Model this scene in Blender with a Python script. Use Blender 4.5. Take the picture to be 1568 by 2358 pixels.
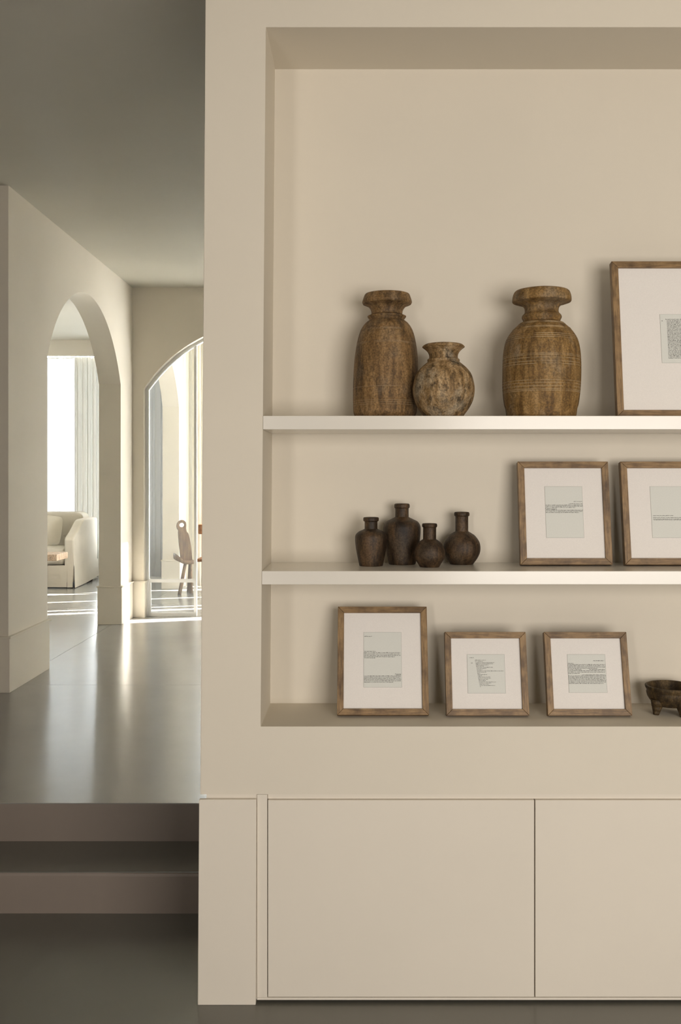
import bpy, bmesh, math, random
from mathutils import Vector, Matrix

random.seed(7)
scene = bpy.context.scene
for o in list(bpy.data.objects):
    bpy.data.objects.remove(o, do_unlink=True)
COL = scene.collection

# ------------------------------------------------------------------ camera
F = 2246.0            # focal length in pixels of the 1568 x 2358 frame
CX, CY = 835.0, 1100.0    # principal point (level view camera with lens shift)
CAMZ = 1.67
cam_d = bpy.data.cameras.new('camera')
cam = bpy.data.objects.new('camera', cam_d)
COL.objects.link(cam)
cam.location = (0, 0, CAMZ)
cam.rotation_euler = (math.pi / 2, 0, 0)
cam_d.sensor_fit = 'VERTICAL'
cam_d.sensor_height = 36.0
cam_d.lens = F / 2358.0 * 36.0
cam_d.shift_x = (784.0 - CX) / 2358.0
cam_d.shift_y = (CY - 1179.0) / 2358.0
cam_d.clip_end = 200
scene.camera = cam

# ------------------------------------------------------------------ light
world = bpy.data.worlds.new('world')
scene.world = world
world.use_nodes = True
bg = world.node_tree.nodes['Background']
bg.inputs[0].default_value = (0.925, 0.965, 1.0, 1)
bg.inputs[1].default_value = 24.0

SUN_E = math.radians(25)
SUN_DIR = Vector((-math.cos(SUN_E) * 0.957, -math.cos(SUN_E) * 0.287, -math.sin(SUN_E)))
sun_d = bpy.data.lights.new('sun', 'SUN')
sun_d.energy = 90
sun_d.angle = math.radians(0.6)
sun_d.color = (1.0, 0.985, 0.965)
sun = bpy.data.objects.new('sun', sun_d)
COL.objects.link(sun)
sun.location = (8, 14, 8)
sun.rotation_euler = SUN_DIR.to_track_quat('-Z', 'Y').to_euler()


def area(name, loc, rot, sx, sy, power, color=(1, 1, 1), portal=False):
    d = bpy.data.lights.new(name, 'AREA')
    d.shape = 'RECTANGLE'
    d.size, d.size_y = sx, sy
    d.energy = power
    d.color = color
    if portal:
        d.cycles.is_portal = True
    o = bpy.data.objects.new(name, d)
    COL.objects.link(o)
    o.location = loc
    o.rotation_euler = rot
    return o


# daylight standing in the window openings behind the camera
NEAR_Y = -1.8
WARM = (1.0, 0.94, 0.875)
area('daylight_garden_window', (2.0, NEAR_Y - 0.12, 1.55), (math.pi / 2, 0, 0), 2.6, 2.0, 172, WARM)
area('daylight_side_window', (-1.5, NEAR_Y - 0.12, 1.55), (math.pi / 2, 0, 0), 0.5, 2.0, 38, WARM)
# portals that guide sky light through the far windows
area('portal_living_window', (-4.75, 13.62, 1.87), (-math.pi / 2, 0, 0), 4.3, 3.1, 1, portal=True)
area('portal_dining_window', (-1.0, 13.62, 1.87), (-math.pi / 2, 0, 0), 2.2, 3.1, 1, portal=True)

area('portal_fill_window', (-7.32, 10.0, 1.75), (0, -math.pi / 2, 0), 2.7, 5.0, 1, portal=True)  # serves an unseen window added for ambient light
area('portal_side_window', (1.78, 11.5, 1.7), (0, math.pi / 2, 0), 2.6, 3.5, 1, portal=True)
area('portal_hall_window', (1.78, 8.4, 1.75), (0, math.pi / 2, 0), 2.6, 1.0, 1, portal=True)

scene.view_settings.view_transform = 'Standard'
scene.view_settings.look = 'None'
scene.view_settings.exposure = 0.0
scene.view_settings.gamma = 1.0
scene.view_settings.use_curve_mapping = False

# ------------------------------------------------------------------ helpers


def P(px, py, Y):
    return Vector(((px - CX) / F * Y, Y, CAMZ - (py - CY) / F * Y))


def WX(px, Y=3.1):
    return (px - CX) / F * Y


def WZ(py, Y=3.1):
    return CAMZ - (py - CY) / F * Y


class MB:
    def __init__(self):
        self.v, self.f, self.s = [], [], []

    def face(self, pts, smooth=False):
        i = len(self.v)
        self.v += [tuple(p) for p in pts]
        self.f.append(tuple(range(i, i + len(pts))))
        self.s.append(smooth)

    def box(self, x0, x1, y0, y1, z0, z1):
        c = [(x0, y0, z0), (x1, y0, z0), (x1, y1, z0), (x0, y1, z0),
             (x0, y0, z1), (x1, y0, z1), (x1, y1, z1), (x0, y1, z1)]
        i = len(self.v)
        self.v += c
        for q in ((0, 3, 2, 1), (4, 5, 6, 7), (0, 1, 5, 4), (1, 2, 6, 5), (2, 3, 7, 6), (3, 0, 4, 7)):
            self.f.append(tuple(i + k for k in q))
            self.s.append(False)
        return self

    def prism_xz(self, poly, y0, y1):
        """poly: (x,z) points; extruded along y"""
        n = len(poly)
        i = len(self.v)
        self.v += [(x, y0, z) for x, z in poly] + [(x, y1, z) for x, z in poly]
        self.f.append(tuple(range(i, i + n)))
        self.f.append(tuple(range(i + 2 * n - 1, i + n - 1, -1)))
        self.s += [False, False]
        for k in range(n):
            a, b = i + k, i + (k + 1) % n
            self.f.append((b, a, a + n, b + n))
            self.s.append(False)
        return self

    def prism_yz(self, poly, x0, x1):
        n = len(poly)
        i = len(self.v)
        self.v += [(x0, y, z) for y, z in poly] + [(x1, y, z) for y, z in poly]
        self.f.append(tuple(range(i, i + n)))
        self.f.append(tuple(range(i + 2 * n - 1, i + n - 1, -1)))
        self.s += [False, False]
        for k in range(n):
            a, b = i + k, i + (k + 1) % n
            self.f.append((b, a, a + n, b + n))
            self.s.append(False)
        return self

    def grid(self, fn, nu, nv, smooth=True, close_u=False):
        i = len(self.v)
        mu = nu if close_u else nu + 1
        for b in range(nv + 1):
            for a in range(mu):
                self.v.append(tuple(fn(a / nu, b / nv)))
        for b in range(nv):
            for a in range(nu):
                a2 = (a + 1) % mu if close_u else a + 1
                self.f.append((i + b * mu + a, i + b * mu + a2, i + (b + 1) * mu + a2, i + (b + 1) * mu + a))
                self.s.append(smooth)
        return self

    def tube(self, p0, p1, r0, r1, n=12):
        p0, p1 = Vector(p0), Vector(p1)
        d = (p1 - p0).normalized()
        a = d.orthogonal().normalized()
        b = d.cross(a)
        i = len(self.v)
        for p, r in ((p0, r0), (p1, r1)):
            for k in range(n):
                t = 2 * math.pi * k / n
                self.v.append(tuple(p + a * r * math.cos(t) + b * r * math.sin(t)))
        for k in range(n):
            k2 = (k + 1) % n
            self.f.append((i + k, i + k2, i + n + k2, i + n + k))
            self.s.append(True)
        self.f.append(tuple(i + k for k in reversed(range(n))))
        self.f.append(tuple(i + n + k for k in range(n)))
        self.s += [False, False]
        return self

    def lathe(self, prof, seg=72, wob=0.0, lean=(0, 0), seed=0):
        """prof: (r,z) from base up the outside, over the rim, down inside"""
        rnd = random.Random(seed)
        ph = [rnd.uniform(0, 6.28) for _ in range(6)]
        H = max(z for _, z in prof)
        i = len(self.v)
        for r, z in prof:
            for k in range(seg):
                t = 2 * math.pi * k / seg
                q = 1 + wob * (math.sin(2 * t + ph[0] + z * 6) + 0.6 * math.sin(3 * t + ph[1] - z * 9)
                               + 0.35 * math.sin(5 * t + ph[2] + z * 25) + 0.25 * math.sin(9 * t + ph[3] - z * 40))
                self.v.append((r * q * math.cos(t) + lean[0] * z / H, r * q * math.sin(t) + lean[1] * z / H,
                               z + wob * 0.25 * r * math.sin(t + ph[4]) * (z / H)))
        for b in range(len(prof) - 1):
            for k in range(seg):
                k2 = (k + 1) % seg
                self.f.append((i + b * seg + k, i + b * seg + k2, i + (b + 1) * seg + k2, i + (b + 1) * seg + k))
                self.s.append(True)
        self.f.append(tuple(i + k for k in reversed(range(seg))))
        self.s.append(False)
        l = i + (len(prof) - 1) * seg
        self.f.append(tuple(l + k for k in range(seg)))
        self.s.append(False)
        return self

    def mesh(self, name, mat, weld=True):
        me = bpy.data.meshes.new(name)
        me.from_pydata(self.v, [], self.f)
        me.polygons.foreach_set('use_smooth', self.s)
        bm = bmesh.new()
        bm.from_mesh(me)
        if weld:
            bmesh.ops.remove_doubles(bm, verts=bm.verts, dist=1e-5)
        bmesh.ops.recalc_face_normals(bm, faces=bm.faces)
        bm.to_mesh(me)
        bm.free()
        me.materials.append(mat)
        return me

    def build(self, name, mat, parent=None, loc=None, rot=None, bevel=0, seg=2, weld=True, subd=0, angle=35):
        o = bpy.data.objects.new(name, self.mesh(name, mat, weld))
        COL.objects.link(o)
        if parent:
            o.parent = parent
        if loc is not None:
            o.location = loc
        if rot is not None:
            o.rotation_euler = rot
        if bevel:
            m = o.modifiers.new('bevel', 'BEVEL')
            m.width = bevel
            m.segments = seg
            m.limit_method = 'ANGLE'
            m.angle_limit = math.radians(angle)
        if subd:
            m = o.modifiers.new('subd', 'SUBSURF')
            m.levels = m.render_levels = subd
        return o


def tag(o, label=None, cat=None, group=None, kind=None):
    if label:
        o['label'] = label
    if cat:
        o['category'] = cat
    if group:
        o['group'] = group
    if kind:
        o['kind'] = kind
    return o


def struct(o, label=None):
    o['kind'] = 'structure'
    if label:
        o['label'] = label
    return o


def empty(name, loc=(0, 0, 0), rot=(0, 0, 0)):
    o = bpy.data.objects.new(name, None)
    COL.objects.link(o)
    o.location = loc
    o.rotation_euler = rot
    o.empty_display_size = 0.1
    return o


# ------------------------------------------------------------------ materials


def newmat(name):
    m = bpy.data.materials.new(name)
    m.use_nodes = True
    nt = m.node_tree
    return m, nt, nt.nodes['Principled BSDF']


def N(nt, t, **kw):
    n = nt.nodes.new(t)
    for k, v in kw.items():
        setattr(n, k, v)
    return n


def ramp(nt, stops, interp='LINEAR'):
    r = nt.nodes.new('ShaderNodeValToRGB')
    r.color_ramp.interpolation = interp
    e = r.color_ramp.elements
    while len(e) > 1:
        e.remove(e[-1])
    e[0].position = stops[0][0]
    e[0].color = (*stops[0][1], 1)
    for p, c in stops[1:]:
        x = e.new(p)
        x.color = (*c, 1)
    return r


def noise(nt, vec, scale, detail=4, rough=0.55):
    n = nt.nodes.new('ShaderNodeTexNoise')
    n.inputs['Scale'].default_value = scale
    n.inputs['Detail'].default_value = detail
    n.inputs['Roughness'].default_value = rough
    if vec is not None:
        nt.links.new(vec, n.inputs['Vector'])
    return n


def coords(nt, scale=(1, 1, 1), kind='Object', rot=(0, 0, 0)):
    tc = nt.nodes.new('ShaderNodeTexCoord')
    mp = nt.nodes.new('ShaderNodeMapping')
    mp.inputs['Scale'].default_value = scale
    mp.inputs['Rotation'].default_value = rot
    nt.links.new(tc.outputs[kind], mp.inputs['Vector'])
    return mp.outputs[0]


def mixc(nt, fac, a, b, blend='MIX'):
    m = nt.nodes.new('ShaderNodeMix')
    m.data_type = 'RGBA'
    m.blend_type = blend
    for s, val in ((m.inputs[0], fac), (m.inputs[6], a), (m.inputs[7], b)):
        if hasattr(val, 'is_linked') or hasattr(val, 'links'):
            nt.links.new(val, s)
        elif isinstance(val, (int, float)):
            s.default_value = val
        else:
            s.default_value = (*val, 1)
    return m.outputs[2]


def bump(nt, bsdf, h, strength=0.2, dist=0.002):
    b = nt.nodes.new('ShaderNodeBump')
    b.inputs['Strength'].default_value = strength
    b.inputs['Distance'].default_value = dist
    nt.links.new(h, b.inputs['Height'])
    nt.links.new(b.outputs[0], bsdf.inputs['Normal'])


def paint(name, col, rough=0.75, var=0.035, bs=0.12, spec=0.3):
    m, nt, p = newmat(name)
    v = coords(nt)
    n = noise(nt, v, 1.7, 4)
    c2 = tuple(x * (1 - var) for x in col)
    r = ramp(nt, [(0.3, c2), (0.7, col)])
    nt.links.new(n.outputs[0], r.inputs[0])
    nt.links.new(r.outputs[0], p.inputs['Base Color'])
    p.inputs['Roughness'].default_value = rough
    p.inputs['Specular IOR Level'].default_value = spec
    n2 = noise(nt, v, 260, 3)
    bump(nt, p, n2.outputs[0], bs, 0.001)
    return m


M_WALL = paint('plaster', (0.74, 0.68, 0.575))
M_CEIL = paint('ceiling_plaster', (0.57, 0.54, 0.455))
M_TAUPE = paint('taupe_plaster', (0.24, 0.20, 0.16))  # dark tone given to unseen near walls to cut bounce light
M_SHELF = paint('shelf_lacquer', (0.78, 0.74, 0.665), rough=0.2, bs=0.03, spec=0.5)
M_CAB = paint('cabinet_lacquer', (0.76, 0.70, 0.605), rough=0.5, bs=0.04)
M_WHITE = paint('white_metal', (0.82, 0.81, 0.78), rough=0.4, bs=0.0)


def concrete(name, col, rough, wav=0.0):
    m, nt, p = newmat(name)
    v = coords(nt, kind='Object')
    n1 = noise(nt, v, 1.1, 6, 0.6)
    n2 = noise(nt, v, 4, 3, 0.5)
    a = tuple(x * 0.93 for x in col)
    b = tuple(x * 1.08 for x in col)
    r = ramp(nt, [(0.3, a), (0.7, b)])
    nt.links.new(n1.outputs[0], r.inputs[0])
    nt.links.new(r.outputs[0], p.inputs['Base Color'])
    rr = nt.nodes.new('ShaderNodeMapRange')
    rr.inputs[1].default_value, rr.inputs[2].default_value = 0.3, 0.7
    rr.inputs[3].default_value, rr.inputs[4].default_value = rough * 0.92, rough * 1.1
    nt.links.new(n2.outputs[0], rr.inputs[0])
    p.inputs['Roughness'].default_value = rough
    p.inputs['Specular IOR Level'].default_value = 1.0
    vs = coords(nt, (1.0, 3.0, 1.0))
    n3 = noise(nt, vs, 5.0, 3, 0.5)
    if wav:
        bump(nt, p, n3.outputs[0], wav, 0.01)
    return m


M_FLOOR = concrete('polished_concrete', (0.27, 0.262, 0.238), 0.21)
M_FLOOR_SHADED = concrete('shaded_concrete', (0.125, 0.12, 0.10), 0.32)  # same concrete, darkened in colour where less light falls
M_RISER_LIT = concrete('lit_riser_concrete', (0.215, 0.172, 0.140), 0.5)  # floor concrete; warm light on the risers is put into this tone


def aged_wood(name, dark, mid, light, lines=(), H=0.4, pale=(0.55, 0.44, 0.30), streak=1.0, patch=0.5, seed=0.0,
              rough=0.62, greyc=(0.27, 0.23, 0.18), soot=0.3):
    m, nt, p = newmat(name)
    tc = nt.nodes.new('ShaderNodeTexCoord')
    mp = nt.nodes.new('ShaderNodeMapping')
    mp.inputs['Location'].default_value = (seed, seed * 1.7, seed * 0.6)
    mp.inputs['Scale'].default_value = (1, 1, 0.16)
    nt.links.new(tc.outputs['Object'], mp.inputs['Vector'])
    n1 = noise(nt, mp.outputs[0], 30, 8, 0.68)
    r1 = ramp(nt, [(0.38, dark), (0.50, mid), (0.62, light)])
    nt.links.new(n1.outputs[0], r1.inputs[0])
    # weathered grey patches
    mp2 = nt.nodes.new('ShaderNodeMapping')
    mp2.inputs['Location'].default_value = (seed + 3, seed, 1.2)
    mp2.inputs['Scale'].default_value = (1, 1, 0.7)
    nt.links.new(tc.outputs['Object'], mp2.inputs['Vector'])
    n2 = noise(nt, mp2.outputs[0], 14, 6, 0.62)
    r2 = ramp(nt, [(0.50, (0, 0, 0)), (0.66, (1, 1, 1))])
    nt.links.new(n2.outputs[0], r2.inputs[0])
    mul = N(nt, 'ShaderNodeMath', operation='MULTIPLY')
    mul.inputs[1].default_value = patch
    nt.links.new(r2.outputs[0], mul.inputs[0])
    c = mixc(nt, mul.outputs[0], r1.outputs[0], greyc)
    mpS = nt.nodes.new('ShaderNodeMapping')
    mpS.inputs['Location'].default_value = (seed * 3 + 1, 2 + seed, seed)
    mpS.inputs['Scale'].default_value = (1, 1, 0.55)
    nt.links.new(tc.outputs['Object'], mpS.inputs['Vector'])
    nS = noise(nt, mpS.outputs[0], 24, 7, 0.72)
    rS = ramp(nt, [(0.38, (1, 1, 1)), (0.47, (0, 0, 0))])
    nt.links.new(nS.outputs[0], rS.inputs[0])
    mulS = N(nt, 'ShaderNodeMath', operation='MULTIPLY')
    mulS.inputs[1].default_value = soot
    nt.links.new(rS.outputs[0], mulS.inputs[0])
    c = mixc(nt, mulS.outputs[0], c, tuple(x * 0.3 for x in dark))
    # dark stains / cracks along the grain
    mp3 = nt.nodes.new('ShaderNodeMapping')
    mp3.inputs['Location'].default_value = (seed * 2, 5 + seed, 0)
    mp3.inputs['Scale'].default_value = (1, 1, 0.07)
    nt.links.new(tc.outputs['Object'], mp3.inputs['Vector'])
    n3 = noise(nt, mp3.outputs[0], 30, 5, 0.6)
    r3 = ramp(nt, [(0.62, (0, 0, 0)), (0.72, (1, 1, 1))])
    nt.links.new(n3.outputs[0], r3.inputs[0])
    mul3 = N(nt, 'ShaderNodeMath', operation='MULTIPLY')
    mul3.inputs[1].default_value = 0.8 * streak
    nt.links.new(r3.outputs[0], mul3.inputs[0])
    c = mixc(nt, mul3.outputs[0], c, tuple(x * 0.25 for x in dark))
    # fine speckle
    n4 = noise(nt, tc.outputs['Object'], 170, 5, 0.7)
    r4 = ramp(nt, [(0.35, (0.5, 0.5, 0.5)), (0.6, (1.2, 1.2, 1.2))])
    nt.links.new(n4.outputs[0], r4.inputs[0])
    c = mixc(nt, 1.0, c, r4.outputs[0], 'MULTIPLY')
    # scribed turning lines
    if lines:
        sep = nt.nodes.new('ShaderNodeSeparateXYZ')
        nt.links.new(tc.outputs['Object'], sep.inputs[0])
        acc = None
        for z, w in lines:
            s = N(nt, 'ShaderNodeMath', operation='SUBTRACT')
            nt.links.new(sep.outputs[2], s.inputs[0])
            s.inputs[1].default_value = z
            a = N(nt, 'ShaderNodeMath', operation='ABSOLUTE')
            nt.links.new(s.outputs[0], a.inputs[0])
            l = N(nt, 'ShaderNodeMath', operation='LESS_THAN')
            nt.links.new(a.outputs[0], l.inputs[0])
            l.inputs[1].default_value = w
            if acc is None:
                acc = l.outputs[0]
            else:
                ad = N(nt, 'ShaderNodeMath', operation='MAXIMUM')
                nt.links.new(acc, ad.inputs[0])
                nt.links.new(l.outputs[0], ad.inputs[1])
                acc = ad.outputs[0]
        n5 = noise(nt, tc.outputs['Object'], 16, 3)
        r5 = ramp(nt, [(0.36, (0, 0, 0)), (0.52, (0.75, 0.75, 0.75))])
        nt.links.new(n5.outputs[0], r5.inputs[0])
        mu = N(nt, 'ShaderNodeMath', operation='MULTIPLY')
        nt.links.new(acc, mu.inputs[0])
        nt.links.new(r5.outputs[0], mu.inputs[1])
        c = mixc(nt, mu.outputs[0], c, pale)
    nt.links.new(c, p.inputs['Base Color'])
    p.inputs['Roughness'].default_value = rough
    p.inputs['Specular IOR Level'].default_value = 0.35
    ad = N(nt, 'ShaderNodeMath', operation='ADD')
    nt.links.new(n1.outputs[0], ad.inputs[0])
    nt.links.new(n4.outputs[0], ad.inputs[1])
    bump(nt, p, ad.outputs[0], 0.45, 0.003)
    return m


def frame_wood():
    m, nt, p = newmat('frame_wood')
    tc = nt.nodes.new('ShaderNodeTexCoord')
    oi = nt.nodes.new('ShaderNodeObjectInfo')
    mul = N(nt, 'ShaderNodeMath', operation='MULTIPLY')
    mul.inputs[1].default_value = 37.0
    nt.links.new(oi.outputs['Random'], mul.inputs[0])
    cmb = nt.nodes.new('ShaderNodeCombineXYZ')
    for k in range(3):
        nt.links.new(mul.outputs[0], cmb.inputs[k])
    ad = N(nt, 'ShaderNodeVectorMath', operation='ADD')
    nt.links.new(tc.outputs['Object'], ad.inputs[0])
    nt.links.new(cmb.outputs[0], ad.inputs[1])
    mp = nt.nodes.new('ShaderNodeMapping')
    mp.inputs['Scale'].default_value = (0.10, 1, 1)
    nt.links.new(ad.outputs[0], mp.inputs['Vector'])
    n1 = noise(nt, mp.outputs[0], 170, 6, 0.6)
    r1 = ramp(nt, [(0.30, (0.13, 0.074, 0.030)), (0.52, (0.245, 0.148, 0.062)), (0.74, (0.34, 0.22, 0.10))])
    nt.links.new(n1.outputs[0], r1.inputs[0])
    n2 = noise(nt, ad.outputs[0], 14, 4, 0.6)
    r2 = ramp(nt, [(0.36, (0.55, 0.52, 0.5)), (0.58, (1.1, 1.1, 1.1))])
    nt.links.new(n2.outputs[0], r2.inputs[0])
    c = mixc(nt, 1.0, r1.outputs[0], r2.outputs[0], 'MULTIPLY')
    nt.links.new(c, p.inputs['Base Color'])
    p.inputs['Roughness'].default_value = 0.5
    bump(nt, p, n1.outputs[0], 0.15, 0.001)
    return m


M_FRAME = frame_wood()
M_BACK = aged_wood('backing_board', (0.06, 0.04, 0.025), (0.10, 0.07, 0.045), (0.14, 0.10, 0.06), patch=0.1)


def plain(name, col, rough=0.8, spec=0.3, nscale=300, var=0.05):
    m, nt, p = newmat(name)
    v = coords(nt)
    n = noise(nt, v, nscale, 3)
    r = ramp(nt, [(0.3, tuple(x * (1 - var) for x in col)), (0.7, col)])
    nt.links.new(n.outputs[0], r.inputs[0])
    nt.links.new(r.outputs[0], p.inputs['Base Color'])
    p.inputs['Roughness'].default_value = rough
    p.inputs['Specular IOR Level'].default_value = spec
    return m


M_MAT = plain('mat_board_paper', (0.83, 0.79, 0.75))
M_PAPER = plain('page_paper', (0.72, 0.725, 0.68))
M_INK = plain('ink', (0.13, 0.125, 0.115))
M_INK2 = plain('ink_faded', (0.36, 0.36, 0.335))
M_DARK = plain('dark_lining', (0.03, 0.025, 0.02))


def fabric(name, col, weave=500):
    m, nt, p = newmat(name)
    v = coords(nt)
    n = noise(nt, v, weave, 3)
    n2 = noise(nt, v, 3, 3)
    r = ramp(nt, [(0.3, tuple(x * 0.9 for x in col)), (0.7, col)])
    nt.links.new(n2.outputs[0], r.inputs[0])
    nt.links.new(r.outputs[0], p.inputs['Base Color'])
    p.inputs['Roughness'].default_value = 0.95
    p.inputs['Specular IOR Level'].default_value = 0.1
    bump(nt, p, n.outputs[0], 0.3, 0.002)
    return m


M_LINEN = fabric('slipcover_linen', (0.66, 0.605, 0.505))
M_PILLOW = fabric('pillow_linen', (0.74, 0.685, 0.58))


def curtain_mat(name, col, trans, transp=0.0):
    m = bpy.data.materials.new(name)
    m.use_nodes = True
    nt = m.node_tree
    nt.nodes.remove(nt.nodes['Principled BSDF'])
    out = nt.nodes['Material Output']
    d = nt.nodes.new('ShaderNodeBsdfDiffuse')
    t = nt.nodes.new('ShaderNodeBsdfTranslucent')
    v = coords(nt, (60, 60, 2))
    n = noise(nt, v, 4, 3)
    r = ramp(nt, [(0.3, tuple(x * 0.92 for x in col)), (0.7, col)])
    nt.links.new(n.outputs[0], r.inputs[0])
    nt.links.new(r.outputs[0], d.inputs[0])
    nt.links.new(r.outputs[0], t.inputs[0])
    mx = nt.nodes.new('ShaderNodeMixShader')
    mx.inputs[0].default_value = trans
    nt.links.new(d.outputs[0], mx.inputs[1])
    nt.links.new(t.outputs[0], mx.inputs[2])
    last = mx.outputs[0]
    if transp:
        tr = nt.nodes.new('ShaderNodeBsdfTransparent')
        m2 = nt.nodes.new('ShaderNodeMixShader')
        m2.inputs[0].default_value = transp
        nt.links.new(last, m2.inputs[1])
        nt.links.new(tr.outputs[0], m2.inputs[2])
        last = m2.outputs[0]
    nt.links.new(last, out.inputs[0])
    return m


M_SHEER = curtain_mat('sheer_voile', (0.86, 0.86, 0.85), 0.22, 0.0)
M_HALLDIFFUSER = curtain_mat('hall_diffuser', (0.86, 0.85, 0.80), 0.04)  # cloth of the unseen hall curtain, added to soften the daylight
M_SIDESHEER = curtain_mat('side_voile', (0.88, 0.86, 0.82), 0.34)
M_FILLDIFFUSER = curtain_mat('fill_diffuser', (0.88, 0.87, 0.84), 0.11)  # cloth of the unseen curtain that dims the added fill window
M_DRAPE = curtain_mat('drape_linen', (0.86, 0.84, 0.79), 0.05)
M_DRAPE_GREY = curtain_mat('drape_grey', (0.82, 0.82, 0.825), 0.012)
M_DRAPE_WARM = curtain_mat('drape_warm', (0.88, 0.84, 0.75), 0.10)


def glass_mat(name, refl=0.06, haze=0.0):
    m = bpy.data.materials.new(name)
    m.use_nodes = True
    nt = m.node_tree
    nt.nodes.remove(nt.nodes['Principled BSDF'])
    out = nt.nodes['Material Output']
    tr = nt.nodes.new('ShaderNodeBsdfTransparent')
    tr.inputs[0].default_value = (0.97, 0.98, 0.98, 1)
    gl = nt.nodes.new('ShaderNodeBsdfGlossy')
    gl.inputs['Roughness'].default_value = 0.02
    fr = nt.nodes.new('ShaderNodeFresnel')
    fr.inputs[0].default_value = 1.45
    mx = nt.nodes.new('ShaderNodeMixShader')
    nt.links.new(fr.outputs[0], mx.inputs[0])
    nt.links.new(tr.outputs[0], mx.inputs[1])
    nt.links.new(gl.outputs[0], mx.inputs[2])
    last = mx.outputs[0]
    if haze:
        df = nt.nodes.new('ShaderNodeBsdfTranslucent')
        df.inputs[0].default_value = (0.9, 0.93, 0.97, 1)
        m2 = nt.nodes.new('ShaderNodeMixShader')
        m2.inputs[0].default_value = haze
        nt.links.new(last, m2.inputs[1])
        nt.links.new(df.outputs[0], m2.inputs[2])
        last = m2.outputs[0]
    nt.links.new(last, out.inputs[0])
    return m


M_GLASS = glass_mat('window_glass')
M_GLASS_HAZY = glass_mat('hazy_glass', haze=0.04)  # milky veil stands in for bright reflections on the pane
M_CHAIR = aged_wood('chair_wood', (0.07, 0.042, 0.022), (0.15, 0.088, 0.045), (0.22, 0.14, 0.075), patch=0.08, streak=0.3)
M_CHAIR2 = aged_wood('orange_wood', (0.12, 0.05, 0.02), (0.22, 0.095, 0.04), (0.28, 0.14, 0.06), patch=0.1, streak=0.3)
M_TABLE = aged_wood('pale_wood', (0.42, 0.28, 0.18), (0.56, 0.41, 0.28), (0.66, 0.52, 0.38), patch=0.1, streak=0.15)

# ------------------------------------------------------------------ setting
UP = 0.317            # level of the raised hall floor
CEIL = 3.51
ZS, LW0, LW1 = 2.53, -2.43, -2.23      # arch springing, left hall wall faces
Y2, Y1 = 3.738, 4.056                  # fronts of lower and upper step

# floors: a bed with slabs on it, open joints between them
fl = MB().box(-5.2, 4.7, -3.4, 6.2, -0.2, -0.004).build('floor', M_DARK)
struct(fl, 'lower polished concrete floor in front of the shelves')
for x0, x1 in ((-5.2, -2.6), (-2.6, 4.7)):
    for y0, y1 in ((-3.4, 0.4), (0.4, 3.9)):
        MB().box(x0 + .0015, x1 - .0015, y0 + .0015, y1 - .0015, -0.004, 0).build('slab', M_FLOOR_SHADED, fl)

fu = MB().box(-7.2, 1.8, Y1, 13.5, -0.004, UP - 0.004).build('floor_upper', M_RISER_LIT)
struct(fu, 'raised polished concrete hall floor')
xs = [-7.2, -4.6, -2.31, 0.2, 1.8]
ys = [Y1, 6.37, 9.54, 13.5]
for i in range(4):
    for j in range(3):
        MB().box(xs[i] + .0015, xs[i + 1] - .0015, ys[j] + (.0015 if j else 0), ys[j + 1] - .0015, UP - 0.004, UP).build('slab', M_FLOOR, fu)


def wavy_step(name, y_front, y_back, z0, z1, x0, x1):
    """a cast step with a hand-trowelled, gently uneven front arris"""
    m = MB()
    n = 60

    def pt(u, k):
        x = x0 + (x1 - x0) * u
        w = 0.0022 * math.sin(x * 4.1 + 1) + 0.0015 * math.sin(x * 9.7)
        return [(x, y_front + w * .3, z0), (x, y_front + w, z1 - 0.012), (x, y_front + 0.001 + w, z1 - 0.003),
                (x, y_front + 0.003 + w, z1), (x, y_back, z1), (x, y_back, z0)][k]
    m.grid(lambda u, v: pt(u, round(v * 5) % 6), n, 5, smooth=False)
    m.face([pt(0, k) for k in range(6)])
    m.face([pt(1, k) for k in range(6)])
    return m


XS_R = -0.50
st2 = empty('step', ((-5.2 + XS_R) / 2, Y2, 0))
tag(st2, 'low brown concrete step below the raised hall floor', 'step')
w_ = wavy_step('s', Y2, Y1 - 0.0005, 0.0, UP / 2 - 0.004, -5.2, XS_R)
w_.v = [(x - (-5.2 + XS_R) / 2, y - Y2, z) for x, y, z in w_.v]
w_.build('riser', M_RISER_LIT, st2)
MB().box((-5.2 - XS_R) / 2, (XS_R + 5.2) / 2, 0.002, Y1 - Y2 - .0005, UP / 2 - 0.004, UP / 2).build('tread', M_FLOOR_SHADED, st2, bevel=0.002)

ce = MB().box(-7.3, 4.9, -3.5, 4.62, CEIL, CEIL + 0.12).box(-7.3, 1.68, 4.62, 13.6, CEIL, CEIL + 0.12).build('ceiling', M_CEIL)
struct(ce)


def arc_z(u, u0, u1, rise):
    h = (u1 - u0) / 2
    R = (h * h + rise * rise) / (2 * rise)
    return ZS + rise - R + math.sqrt(max(R * R - (u - u0 - h) ** 2, 0))


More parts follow.
